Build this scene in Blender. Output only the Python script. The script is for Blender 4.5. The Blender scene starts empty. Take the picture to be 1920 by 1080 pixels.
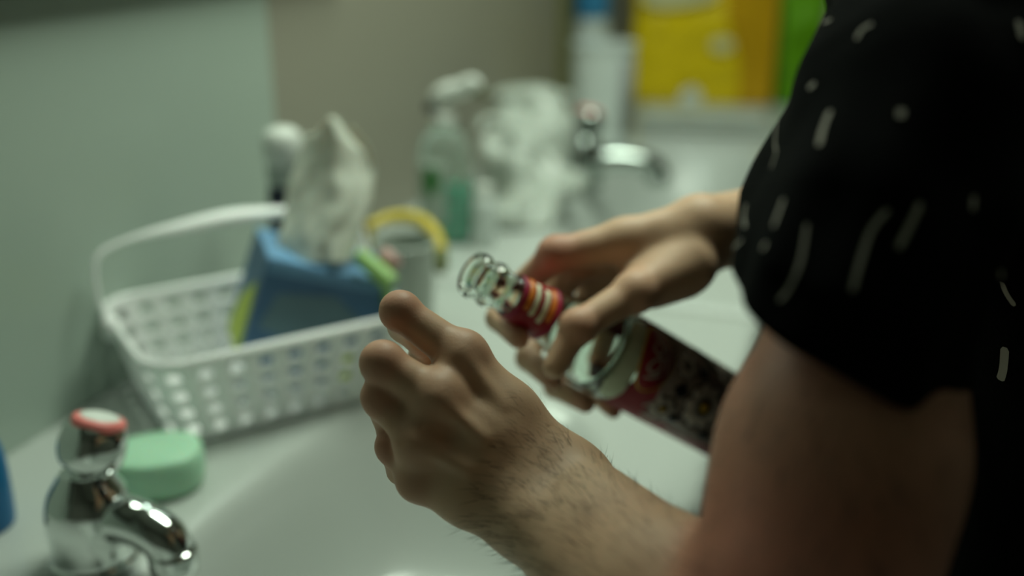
import bpy, bmesh, math, random
import numpy as np
from mathutils import Vector, Matrix, noise
from mathutils.bvhtree import BVHTree
random.seed(7)
C = bpy.context.scene.collection
PI = math.pi

# ------------------------------------------------------------------ camera, world, lights, exposure
CZ, PITCH, F = 1.30, math.radians(20), 1950.0
cp, sp = math.cos(PITCH), math.sin(PITCH)
cam_d = bpy.data.cameras.new('camera'); cam = bpy.data.objects.new('camera', cam_d); C.objects.link(cam)
cam.location = (0, 0, CZ); cam.rotation_euler = (PI/2 - PITCH, 0, 0)
cam_d.sensor_width = 36; cam_d.lens = 36*F/1920; cam_d.clip_start = .02
cam_d.dof.use_dof = True; cam_d.dof.focus_distance = .605; cam_d.dof.aperture_fstop = 2.0
bpy.context.scene.camera = cam
vs = bpy.context.scene.view_settings
vs.view_transform = 'Standard'; vs.look = 'None'; vs.gamma = 1; vs.use_curve_mapping = False
vs.exposure = 0.0
w = bpy.data.worlds.new('world'); bpy.context.scene.world = w; w.use_nodes = True
w.node_tree.nodes['Background'].inputs[0].default_value = (.5, .7, .6, 1)
w.node_tree.nodes['Background'].inputs[1].default_value = .02

def P(px, py, d):                       # pixel + distance along the view axis -> world point
    x = d*(px-960)/F; y = -d*(py-540)/F
    return Vector((x, d*cp + y*sp, CZ - d*sp + y*cp))
def D(px, py, z=.8):                    # pixel on a level surface
    v = (py-540)/F; t = (CZ-z)/(sp+cp*v)
    return Vector((t*(px-960)/F, t*(cp-sp*v), z))
ANG = math.radians(19)
U = Vector((math.sin(ANG), math.cos(ANG), 0)); N = Vector((math.cos(ANG), -math.sin(ANG), 0))
O = Vector((-.49, .91, 0))
def W(s, n, z=0): return O + U*s + N*n + Vector((0, 0, z))
RZ = PI/2 - ANG                          # rotation that turns local x into U  (local y -> -N)
def area(name, loc, target, sx, sy, power, col):
    l = bpy.data.lights.new(name, 'AREA'); l.shape = 'RECTANGLE'; l.size = sx; l.size_y = sy
    l.energy = power; l.color = col
    o = bpy.data.objects.new(name, l); C.objects.link(o); o.location = loc
    o.rotation_euler = (Vector(target)-Vector(loc)).to_track_quat('-Z', 'Y').to_euler()
    return o
area('tube_light_glow', W(1.25, .26, 2.08), W(1.1, .6, .8), 1.1, .06, 1.6, (.80, 1.0, .86))
area('ceiling_light_glow', W(.64, .62, 2.36), W(.62, .62, 0),   .8, .5, 20.5, (.88, 1.0, .82))

# ------------------------------------------------------------------ materials
def mat(name, col, rough=.5, metal=0, sss=0, bump=0, bscale=60, var=0, vscale=8, trans=0, ior=1.45, coat=0, emit=0, spec=.5, sheen=0, alpha=1):
    m = bpy.data.materials.new(name); m.use_nodes = True
    nt = m.node_tree; b = nt.nodes['Principled BSDF']
    b.inputs['Base Color'].default_value = (*col, 1); b.inputs['Roughness'].default_value = rough
    b.inputs['Metallic'].default_value = metal; b.inputs['IOR'].default_value = ior
    b.inputs['Specular IOR Level'].default_value = spec
    if sss: b.inputs['Subsurface Weight'].default_value = sss; b.inputs['Subsurface Radius'].default_value = (1, .35, .2); b.inputs['Subsurface Scale'].default_value = .006
    if trans: b.inputs['Transmission Weight'].default_value = trans
    if coat: b.inputs['Coat Weight'].default_value = coat; b.inputs['Coat Roughness'].default_value = .1
    if sheen: b.inputs['Sheen Weight'].default_value = sheen
    if alpha < 1: b.inputs['Alpha'].default_value = alpha
    if emit: b.inputs['Emission Color'].default_value = (*col, 1); b.inputs['Emission Strength'].default_value = emit
    tc = nt.nodes.new('ShaderNodeTexCoord')
    if var:
        n = nt.nodes.new('ShaderNodeTexNoise'); n.inputs['Scale'].default_value = vscale; n.inputs['Detail'].default_value = 5
        nt.links.new(tc.outputs['Object'], n.inputs['Vector'])
        mx = nt.nodes.new('ShaderNodeMix'); mx.data_type = 'RGBA'
        mx.inputs[6].default_value = (*[c*(1-var) for c in col], 1); mx.inputs[7].default_value = (*[min(1, c*(1+var)) for c in col], 1)
        nt.links.new(n.outputs['Fac'], mx.inputs[0]); nt.links.new(mx.outputs[2], b.inputs['Base Color'])
    if bump:
        n2 = nt.nodes.new('ShaderNodeTexNoise'); n2.inputs['Scale'].default_value = bscale; n2.inputs['Detail'].default_value = 6
        nt.links.new(tc.outputs['Object'], n2.inputs['Vector'])
        bp = nt.nodes.new('ShaderNodeBump'); bp.inputs['Strength'].default_value = bump; bp.inputs['Distance'].default_value = .002
        nt.links.new(n2.outputs['Fac'], bp.inputs['Height']); nt.links.new(bp.outputs['Normal'], b.inputs['Normal'])
    return m
M = dict(
    wallmint = mat('mint_wall', (.41, .49, .43), .32, bump=.05, bscale=20),
    wallcream = mat('cream_wall', (.32, .305, .245), .5, bump=.1, bscale=90),
    olive = mat('olive_trim_paint', (.16, .16, .06), .5),
    beige = mat('beige_wall_paint', (.48, .46, .33), .6, bump=.1),
    roomwall = mat('dim_room_paint', (.16, .17, .14), .7, bump=.1),
    floor = mat('floor_vinyl', (.16, .15, .13), .5, var=.2),
    ceil = mat('ceiling_paint', (.5, .52, .47), .8),
    ceramic = mat('white_ceramic', (.485, .52, .49), .24, coat=.15, bump=.02, bscale=6),
    cabinet = mat('white_laminate', (.6, .62, .58), .4),
    chrome = mat('chrome', (.75, .78, .77), .06, 1),
    darkreflchrome = mat('dark_reflection_chrome', (.42, .47, .44), .12, 1),  # chrome copy for the far tap, dark reflections put into its base colour
    darkmetal = mat('dark_metal', (.03, .04, .04), .3, .8),
    red = mat('red_plastic_ring', (.80, .22, .20), .35),
    white = mat('white_plastic', (.72, .75, .70), .35),
    basket = mat('basket_plastic', (.92, .95, .93), .3, sss=.75),
    soap = mat('green_soap', (.42, .70, .50), .4, sss=.4, bump=.1, bscale=15),
    blue = mat('blue_card', (.07, .17, .32), .4, var=.45, vscale=14),
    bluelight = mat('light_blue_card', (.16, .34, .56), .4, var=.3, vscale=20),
    lime = mat('lime_print', (.50, .62, .02), .4, var=.15),
    bluegrey = mat('grey_blue_print', (.13, .22, .27), .5, var=.3, vscale=25),
    tissue = mat('tissue_paper', (.62, .64, .56), .9, bump=.3, bscale=120, sss=.15),
    navy = mat('navy_label', (.008, .014, .04), .4),
    cup = mat('grey_tumbler', (.42, .47, .42), .35),
    cupin = mat('grey_tumbler_inside', (.30, .38, .36), .4),
    yellow = mat('yellow_plastic', (.62, .48, .04), .45),
    olivegreen = mat('olive_green_tip', (.10, .12, .02), .5),
    pink = mat('pink_plastic', (.5, .30, .28), .5),
    palelime = mat('pale_lime_plastic', (.30, .52, .16), .4),
    clear = mat('clear_plastic', (.80, .92, .86), .12, trans=.85, ior=1.2),
    teal = mat('teal_liquid', (.0, .34, .20), .25),
    leaf = mat('leaf_print', (.01, .16, .01), .5),
    labelgrey = mat('pale_grey_label', (.35, .42, .36), .5),
    bag = mat('white_polythene', (.43, .47, .42), .3, sss=.15, bump=.3, bscale=40),
    tub = mat('white_tub', (.62, .68, .65), .3),
    tubside = mat('grey_tub_side', (.30, .31, .30), .5),
    skyblue = mat('sky_blue_label', (.04, .22, .42), .4),
    packyellow = mat('yellow_film', (.72, .53, .004), .35, var=.25, vscale=9, bump=.5, bscale=18),
    packamber = mat('amber_film', (.50, .28, .004), .35, var=.25, vscale=9),
    packgreen = mat('green_film', (.11, .30, .004), .35, var=.3, vscale=8, bump=.5, bscale=18),
    packwhite = mat('pale_film_print', (.62, .60, .32), .4),
    deepblue = mat('deep_blue_plastic', (.0, .12, .30), .3),
    shirt = mat('black_cotton', (.0016, .0021, .0020), .85, bump=.4, bscale=500, spec=.08),
    strokes = mat('off_white_print', (.46, .42, .36), .9),
    trousers = mat('black_trousers', (.01, .01, .012), .9),
    shoe = mat('dark_shoe', (.02, .02, .02), .5),
    hair = mat('dark_hair', (.02, .013, .008), .6),
    hairlight = mat('arm_hair_fair', (.20, .15, .09), .5),
    eye = mat('eye_white', (.8, .8, .8), .2),
    nail = mat('finger_nail', (.34, .19, .13), .3),
    lred = mat('label_red', (.30, .006, .016), .45),
    lpink = mat('label_magenta', (.35, .01, .06), .4),
    lorange = mat('label_orange', (.70, .20, .02), .4),
    lcream = mat('label_cream', (.78, .82, .58), .45),
    lwhite = mat('label_off_white', (.62, .50, .43), .5),
    lgold = mat('label_gold', (.70, .40, .03), .4),
    lblack = mat('label_black', (.004, .004, .004), .5),
    lgrey = mat('label_taupe', (.24, .17, .14), .5),
    lamp = mat('lamp_diffuser', (.80, 1.0, .86), .4, emit=2.2),
    mirrorglass = mat('mirror_glass', (.8, .85, .82), .03, 1),
    liquid = mat('pale_spirit', (.8, .9, .8), .02, trans=1, ior=1.33),
)
M['basket'].node_tree.nodes['Principled BSDF'].inputs['Subsurface Radius'].default_value = (.9, 1, .95)
# glass with a thin-walled look so the hand shows through the neck
g = mat('bottle_glass', (.88, .96, .90), .03, trans=1, ior=1.45); M['glass'] = g

# skin: vertex attribute 'red' = knuckle redness (real skin colour)
sk = bpy.data.materials.new('skin'); sk.use_nodes = True; nt = sk.node_tree; b = nt.nodes['Principled BSDF']
b.inputs['Roughness'].default_value = .5; b.inputs['Subsurface Weight'].default_value = .18; b.inputs['Specular IOR Level'].default_value = .35
b.inputs['Subsurface Radius'].default_value = (1, .35, .2); b.inputs['Subsurface Scale'].default_value = .005
at = nt.nodes.new('ShaderNodeAttribute'); at.attribute_name = 'red'
n = nt.nodes.new('ShaderNodeTexNoise'); n.inputs['Scale'].default_value = 28; n.inputs['Detail'].default_value = 4
tc = nt.nodes.new('ShaderNodeTexCoord'); nt.links.new(tc.outputs['Object'], n.inputs['Vector'])
m1 = nt.nodes.new('ShaderNodeMix'); m1.data_type = 'RGBA'; m1.inputs[6].default_value = (.56, .36, .225, 1); m1.inputs[7].default_value = (.68, .445, .29, 1)
nt.links.new(n.outputs['Fac'], m1.inputs[0])
m2 = nt.nodes.new('ShaderNodeMix'); m2.data_type = 'RGBA'; m2.inputs[7].default_value = (.48, .14, .10, 1)
nt.links.new(m1.outputs[2], m2.inputs[6]); nt.links.new(at.outputs['Fac'], m2.inputs[0]); nt.links.new(m2.outputs[2], b.inputs['Base Color'])
vn = nt.nodes.new('ShaderNodeTexVoronoi'); vn.inputs['Scale'].default_value = 700; nt.links.new(tc.outputs['Object'], vn.inputs['Vector'])
bp = nt.nodes.new('ShaderNodeBump'); bp.inputs['Strength'].default_value = .12; bp.inputs['Distance'].default_value = .0006
nt.links.new(vn.outputs['Distance'], bp.inputs['Height']); nt.links.new(bp.outputs['Normal'], b.inputs['Normal'])
M['skin'] = sk

# ------------------------------------------------------------------ helpers
def link(name, me, m, parent=None, smooth=True):
    o = bpy.data.objects.new(name, me); C.objects.link(o)
    for mm in (m if isinstance(m, (list, tuple)) else [m]): me.materials.append(mm)
    if smooth: me.polygons.foreach_set('use_smooth', [True]*len(me.polygons))
    if parent: o.parent = parent
    return o
def pydata(name, vs_, fs, m, parent=None, smooth=True, mi=None):
    me = bpy.data.meshes.new(name); me.from_pydata([tuple(v) for v in vs_], [], fs); me.update()
    o = link(name, me, m, parent, smooth)
    if mi: me.polygons.foreach_set('material_index', mi)
    return o
def thing(name, label, cat, loc=(0, 0, 0), rz=0, group=None):
    o = bpy.data.objects.new(name, None); C.objects.link(o); o.location = loc; o.rotation_euler = (0, 0, rz)
    o.empty_display_size = .02
    return tag(o, label, cat, group)
def tag(o, label, cat, group=None):
    o['label'] = label; o['category'] = cat
    if group: o['group'] = group
    return o
def struct(o): o['kind'] = 'structure'; return o
def ring(cx, cy, z, rx, ry, n, ph=0, e=2):
    out = []
    for i in range(n):
        a = ph+2*PI*i/n; c, s = math.cos(a), math.sin(a)
        out.append((cx+rx*math.copysign(abs(c)**(2/e), c), cy+ry*math.copysign(abs(s)**(2/e), s), z))
    return out
def loft(rings, cap0=True, cap1=True):
    n = len(rings[0]); v = [p for r in rings for p in r]; f = []
    for k in range(len(rings)-1):
        for i in range(n):
            j = (i+1) % n; f.append((k*n+i, k*n+j, (k+1)*n+j, (k+1)*n+i))
    if cap0: f.append(tuple(reversed(range(n))))
    if cap1: f.append(tuple((len(rings)-1)*n+i for i in range(n)))
    return v, f
def lathe(name, prof, m, parent=None, n=40, caps=(True, True), e=2, sy=1, loc=None):
    v, f = loft([ring(0, 0, z, max(r, 1e-5), max(r, 1e-5)*sy, n, e=e) for r, z in prof], *caps)
    o = pydata(name, v, f, m, parent)
    if loc: o.location = loc
    return o
def smoothprof(pts, k=6):                # Catmull-Rom through a profile
    out = []
    for i in range(len(pts)-1):
        p0 = pts[max(i-1, 0)]; p1 = pts[i]; p2 = pts[i+1]; p3 = pts[min(i+2, len(pts)-1)]
        for j in range(k):
            t = j/k
            out.append(tuple(.5*((2*b)+(-a+c)*t+(2*a-5*b+4*c-d)*t*t+(-a+3*b-3*c+d)*t**3) for a, b, c, d in zip(p0, p1, p2, p3)))
    out.append(tuple(pts[-1])); return out
def tube(name, pts, rad, m, parent=None, n=16, k=6, flat=1.0, caps=True):
    if not isinstance(rad, (list, tuple)): rad = [rad]*len(pts)
    sm = smoothprof([(*p, r) for p, r in zip(pts, rad)], k)
    P_ = [Vector(q[:3]) for q in sm]; rings = []; up = None
    for i, p in enumerate(P_):
        t = (P_[min(i+1, len(P_)-1)]-P_[max(i-1, 0)]).normalized()
        if up is None: up = t.orthogonal().normalized()
        up = (up - t*up.dot(t)).normalized(); sd = t.cross(up)
        rings.append([p+(up*math.cos(2*PI*j/n)*flat+sd*math.sin(2*PI*j/n))*sm[i][3] for j in range(n)])
    v, f = loft(rings, caps, caps); return pydata(name, v, f, m, parent)
def box(name, dims, m, parent=None, loc=(0, 0, 0), rz=0, bev=.004, mi=None, seg=3):
    bm = bmesh.new(); bmesh.ops.create_cube(bm, size=1)
    bmesh.ops.scale(bm, vec=dims, verts=bm.verts)
    if bev: bmesh.ops.bevel(bm, geom=bm.edges[:], offset=bev, segments=seg, affect='EDGES', profile=.5)
    me = bpy.data.meshes.new(name); bm.to_mesh(me); bm.free()
    o = link(name, me, m, parent, smooth=False); o.location = loc; o.rotation_euler = (0, 0, rz); return o
def copy_tree(o, parent=None):
    c = o.copy(); C.objects.link(c)
    if parent: c.parent = parent
    for ch in list(o.children): copy_tree(ch, c)
    return c

# --- signed distance modelling on a rectilinear grid, meshed with surface nets
class Field:
    def __init__(s, xs, ys, zs):
        s.x, s.y, s.z = [np.asarray(a, np.float32) for a in (xs, ys, zs)]
        s.F = np.full((len(xs), len(ys), len(zs)), .5, np.float32)
    def _sub(s, lo, hi):
        sl = [slice(max(0, np.searchsorted(a, l)-1), np.searchsorted(a, h)+1) for a, l, h in zip((s.x, s.y, s.z), lo, hi)]
        return tuple(sl), np.meshgrid(s.x[sl[0]], s.y[sl[1]], s.z[sl[2]], indexing='ij', sparse=True)
    def _mix(s, sl, d, k, cut=False):
        a = s.F[sl]
        if cut:
            h = np.clip(.5-.5*(a+d)/k, 0, 1); s.F[sl] = a*(1-h)-d*h+k*h*(1-h); return
        h = np.clip(.5+.5*(a-d)/k, 0, 1); s.F[sl] = a*(1-h)+d*h-k*h*(1-h)
    def cap(s, a, b, ra, rb, k=.008, cut=False):
        a = np.array(a, float); b = np.array(b, float); mg = .02+k
        lo = np.minimum(a-ra, b-rb)-mg; hi = np.maximum(a+ra, b+rb)+mg
        sl, (X, Y, Z) = s._sub(lo, hi)
        if 0 in s.F[sl].shape: return
        ab = b-a; L = max(float(ab@ab), 1e-12)
        t = np.clip(((X-a[0])*ab[0]+(Y-a[1])*ab[1]+(Z-a[2])*ab[2])/L, 0, 1)
        d = np.sqrt((X-a[0]-t*ab[0])**2+(Y-a[1]-t*ab[1])**2+(Z-a[2]-t*ab[2])**2)-(ra+(rb-ra)*t)
        s._mix(sl, d.astype(np.float32), k, cut)
    def ell(s, c, r, R=None, k=.01, cut=False):
        c = np.array(c, float); r = np.array(r, float); m = max(r)+.02+k
        sl, (X, Y, Z) = s._sub(c-m, c+m)
        if 0 in s.F[sl].shape: return
        X, Y, Z = X-c[0], Y-c[1], Z-c[2]
        if R is not None:
            R = np.array(R); X, Y, Z = [R[0, i]*X+R[1, i]*Y+R[2, i]*Z for i in range(3)]
        q = np.sqrt((X/r[0])**2+(Y/r[1])**2+(Z/r[2])**2); q2 = np.sqrt((X/r[0]**2)**2+(Y/r[1]**2)**2+(Z/r[2]**2)**2)+1e-9
        s._mix(sl, (q*(q-1)/q2).astype(np.float32), k, cut)
    def mesh(s, name, m, parent=None, relax=2):
        F = s.F; S = F < 0; nx, ny, nz = F.shape
        act = np.zeros((nx-1, ny-1, nz-1), bool); cnt = np.zeros((nx-1, ny-1, nz-1), np.uint8)
        for i in (0, 1):
            for j in (0, 1):
                for k in (0, 1): cnt += S[i:nx-1+i, j:ny-1+j, k:nz-1+k]
        act = (cnt > 0) & (cnt < 8); cells = np.argwhere(act); idx = np.full(act.shape, -1, np.int32); idx[act] = np.arange(len(cells))
        G = (s.x, s.y, s.z); pos = np.zeros((len(cells), 3)); num = np.zeros(len(cells))
        cr = [(0, 0, 0), (1, 0, 0), (0, 1, 0), (0, 0, 1), (1, 1, 0), (1, 0, 1), (0, 1, 1), (1, 1, 1)]
        for a in cr:
            for ax in range(3):
                if a[ax]: continue
                b_ = list(a); b_[ax] = 1
                ca = cells+np.array(a); cb = cells+np.array(b_)
                fa = F[tuple(ca.T)]; fb = F[tuple(cb.T)]; ok = (fa < 0) != (fb < 0)
                t = np.where(ok, fa/np.where(ok, fa-fb, 1), 0)
                for q in range(3):
                    pa = G[q][ca[:, q]]; pb = G[q][cb[:, q]]; pos[:, q] += np.where(ok, pa+(pb-pa)*t, 0)
                num += ok
        pos /= num[:, None]; quads = []
        for ax in range(3):
            sh = [slice(0, n_) for n_ in F.shape]; sh2 = list(sh); sh[ax] = slice(0, -1); sh2[ax] = slice(1, None)
            A, B = S[tuple(sh)], S[tuple(sh2)]; e = np.argwhere(A != B); u, v_ = [(1, 2), (2, 0), (0, 1)][ax]
            ok = (e[:, u] > 0) & (e[:, v_] > 0) & (e[:, u] < F.shape[u]-1) & (e[:, v_] < F.shape[v_]-1); e = e[ok]
            def cell(du, dv):
                c = e.copy(); c[:, u] -= du; c[:, v_] -= dv; return idx[tuple(c.T)]
            q = np.stack([cell(0, 0), cell(1, 0), cell(1, 1), cell(0, 1)], 1)
            fl = A[tuple(e.T)]; q[~fl] = q[~fl][:, ::-1]; quads.append(q)
        quads = np.concatenate(quads)
        for _ in range(relax):
            acc = np.zeros_like(pos); c_ = np.zeros(len(pos))
            for i in range(4):
                np.add.at(acc, quads[:, i], pos[quads[:, (i+1) % 4]]); np.add.at(acc, quads[:, i], pos[quads[:, (i+3) % 4]]); np.add.at(c_, quads[:, i], 2)
            pos = .5*pos+.5*acc/np.maximum(c_, 1)[:, None]
        me = bpy.data.meshes.new(name); me.vertices.add(len(pos)); me.vertices.foreach_set('co', pos.astype(np.float32).ravel())
        me.loops.add(quads.size); me.loops.foreach_set('vertex_index', quads.ravel().astype(np.int32))
        me.polygons.add(len(quads)); me.polygons.foreach_set('loop_start', np.arange(0, quads.size, 4, dtype=np.int32))
        me.update(calc_edges=True); me.validate()
        o = link(name, me, m, parent); s.pos = pos; return o
def axis_grid(spans):                     # [(start, end, step), ...] joined
    out = []
    for a, b_, st in spans: out += list(np.arange(a, b_-1e-9, st))
    out.append(spans[-1][1]); return out

# ------------------------------------------------------------------ room shell
def slab(name, s0, s1, n0, n1, z0, z1, m):
    o = box(name, (s1-s0, n1-n0, z1-z0), m, None, W((s0+s1)/2, (n0+n1)/2, (z0+z1)/2), RZ, bev=0); return struct(o)
H = 2.42
slab('floor', -1.9, 3.3, -.12, 2.6, -.05, 0, M['floor'])
slab('ceiling', -1.9, 3.3, -.12, 2.6, H, H+.05, M['ceil'])
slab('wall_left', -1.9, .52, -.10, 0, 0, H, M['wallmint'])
slab('wall_left_far', .52, 3.2, -.10, .0, 0, H, M['wallcream'])  # same straight wall continued, colour darker and creamier from here on
slab('trim_1', 1.86, 1.93, .0, .02, .80, H, M['olive'])
slab('wall_back', 3.1, 3.2, 0, 2.5, 0, H, M['beige'])
slab('wall_right', -1.9, 3.2, 2.5, 2.6, 0, H, M['roomwall'])
slab('wall_front', -1.9, -1.8, 0, 2.5, 0, H, M['roomwall'])

# ------------------------------------------------------------------ washbasins and cabinets
S1 = -.136
def bowl_z(s, n, half_s, n1):
    r = ((abs(s)/.41)**3 + (abs(n-.415)/.162)**3)**(1/3)
    z = 0.0
    g_ = min(1, max(0, (1.05-r)/.46)); z -= .145*(g_*g_*(3-2*g_))
    z += .0015*math.exp(-((r-1.13)/.07)**2)
    ed = min(half_s-abs(s), n1-n)
    if ed < .02: z -= .02*(1-math.sqrt(max(0, 1-((.02-ed)/.02)**2)))
    return z
def washbasin(label, s0, s1, sc):
    t = thing('washbasin', label, 'basin', W(sc, 0, .80), RZ)
    half = (s1-s0)/2; n1 = .66
    sv = sorted(set([round(x, 5) for x in list(np.linspace(-half, half, 150))+[-half+.003, half-.003, -half+.008, half-.008, -half+.014, half-.014]]))
    nv = sorted(set([round(x, 5) for x in list(np.linspace(.0, n1, 100))+[n1-.003, n1-.008, n1-.014]]))
    v = []; f = []
    for a in sv:
        for b_ in nv: v.append((a, -b_, bowl_z(a, b_, half, n1)))
    m_ = len(nv)
    for i in range(len(sv)-1):
        for j in range(m_-1): f.append((i*m_+j, i*m_+j+1, (i+1)*m_+j+1, (i+1)*m_+j)[::-1])
    # skirt
    per = [i*m_ for i in range(len(sv))]+[(len(sv)-1)*m_+j for j in range(1, m_)]+[i*m_+m_-1 for i in range(len(sv)-2, -1, -1)]+[j for j in range(m_-2, 0, -1)]
    base = len(v)
    for q in per: v.append((v[q][0], v[q][1], -.18))
    for i in range(len(per)):
        j = (i+1) % len(per); f.append((per[i], per[j], base+j, base+i)[::-1])
    pydata('basin_body', v, f, M['ceramic'], t)
    zb = bowl_z(0, .415, half, n1)
    d = lathe('drain', smoothprof([(.012, .001), (.02, .003), (.031, .002), (.034, 0)], 4), M['chrome'], t, 32, (True, False), loc=(0, -.415, zb+.001))
    lathe('plug_hole', [(.0118, .0015), (.0118, .0024), (.002, .0024)], M['darkmetal'], d, 24)
    return t
washbasin('white ceramic washbasin nearest the camera, under the two hands', -.87, .597, S1)
washbasin('farther white ceramic washbasin with the distant chrome tap', .603, 1.875, 1.239)
ct = tag(box('worktop', (1.18, .66, .04), M['ceramic'], None, W(2.47, .33, .78), RZ, .006), 'white worktop at the far end carrying the yellow and green packs', 'worktop')
def cabinet(s0, s1, label):
    L = s1-s0; t = thing('vanity_cabinet', label, 'cabinet', W((s0+s1)/2, .31, 0), RZ, )
    top = .61 if s1 < 2 else .755
    box('carcass', (L-.004, .56, top-.08), M['cabinet'], t, (0, 0, .08+(top-.08)/2), 0, .003)
    box('plinth', (L-.02, .50, .078), M['darkmetal'], t, (0, .02, .040), 0, .002)
    k = max(2, round(L/.45))
    for i in range(k):
        d = box('door', (L/k-.006, .018, top-.10), M['cabinet'], t, (-L/2+L/k*(i+.5), -.2905, .09+(top-.10)/2), 0, .003)
        tube('handle', [(.0, -.010, .05), (0, -.028, .06), (0, -.028, .14), (0, -.010, .15)], .004, M['chrome'], d, 10)
cabinet(-.87, .597, 'white vanity cabinet beneath the near washbasin')
cabinet(.603, 1.875, 'white vanity cabinet beneath the farther washbasin')
cabinet(1.881, 3.06, 'white vanity cabinet beneath the far worktop')

# mirror whose dark lower edge crosses the top left corner
mt = thing('wall_mirror', 'wall mirror with dark lower frame at top left', 'mirror', W(-.1, .002, 1.72), RZ)
box('frame', (1.62, .022, .98), M['darkmetal'], mt, (0, -.011, -.03), 0, .004)
box('glass', (1.56, .004, .92), M['mirrorglass'], mt, (0, -.0245, -.03), 0, 0)
mt.location = W(-.1, .002, 1.747)

# ceiling lamps
t = thing('ceiling_light', 'flat rectangular ceiling light above the counter', 'light', W(.64, .62, H), RZ)
box('housing', (.9, .6, .03), M['cabinet'], t, (0, 0, -.0155), 0, .004)
box('diffuser', (.8, .5, .012), M['lamp'], t, (0, 0, -.037), 0, .003)
t = thing('tube_light', 'slim tube light fixed high on the left wall', 'light', W(1.25, .0, 2.13), RZ)
box('bracket', (1.15, .22, .03), M['cabinet'], t, (0, -.112, .016), 0, .004)
tube('tube', [(-.55, -.2, -.02), (0, -.2, -.02), (.55, -.2, -.02)], .013, M['lamp'], t, 14, 1)
for x in (-.56, .56): box('socket', (.02, .03, .05), M['white'], t, (x, -.2, -.02), 0, .002)

# ------------------------------------------------------------------ taps
def tap(label, loc, rz, reach, lean, met):
    t = thing('pillar_tap', label, 'tap', loc, rz)
    lathe('body', smoothprof([(.033, 0), (.035, .006), (.0325, .012), (.0335, .03), (.0335, .048), (.030, .064), (.023, .076), (.0175, .084)], 5), met, t, 48)
    k_ = reach/.116
    s_ = tube('spout', [(.012, 0, .038), (.045*k_, 0, .046), (.078*k_, 0, .044), (.104*k_, 0, .036), (.114*k_, 0, .024)], [.021, .0195, .0185, .0185, .018], met, t, 24, 6)
    lathe('aerator', [(.0187, -.006), (.0193, 0), (.0193, .012), (.0180, .015)], met, s_, 28, loc=(.1145*k_, 0, .013))
    n_ = 60; rings = []
    for r, z in smoothprof([(.013, .078), (.014, .086), (.0215, .089), (.0255, .098), (.0262, .108), (.0240, .119), (.0195, .1245), (.0165, .126)], 5):
        rings.append([(r*(1+.035*math.cos(5*2*PI*i/n_))*math.cos(2*PI*i/n_), r*(1+.035*math.cos(5*2*PI*i/n_))*math.sin(2*PI*i/n_), z-.078) for i in range(n_)])
    v, f = loft(rings); k = pydata('knob', v, f, met, t); k.location = (.002, 0, .077); k.rotation_euler = (-.34, lean, 0)
    lathe('red_ring', smoothprof([(.0215, .0438), (.0205, .0490), (.0185, .0507), (.0155, .0512)], 4), M['red'], k, 40, (False, False))
    lathe('top_disc', smoothprof([(.0157, .0475), (.0155, .0514), (.011, .0530), (.002, .0535)], 4), M['white'], k, 32)
    return t
b1 = D(182, 1052)
tap('near chrome pillar tap with red-ringed knob, beside the green soap', (b1.x, b1.y, .800), -ANG+.02, .076, .16, M['chrome'])
b2 = D(1092, 348)
tap('distant chrome pillar tap in front of the white tub', (b2.x, b2.y, .800), -ANG+.25, .128, .15, M['darkreflchrome']).scale = (1.15,)*3

# ------------------------------------------------------------------ soap
sp_ = D(298, 950); o = None
rings = []
for q, z in smoothprof([(.88, 0), (.97, .004), (1.0, .013), (.995, .027), (.955, .0335), (.88, .0365), (.62, .0385), (.25, .039), (.02, .0385)], 4):
    rings.append(ring(0, 0, z, .0420*q, .037*q, 56, e=2.4))
v, f = loft(rings); o = pydata('soap_bar', v, f, M['soap']); q_ = D(300, 908)
o.location = (q_.x, q_.y, .8015); o.rotation_euler = (0, 0, .25)
tag(o, 'pale green oval soap bar on the rim behind the near tap', 'soap')

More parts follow.
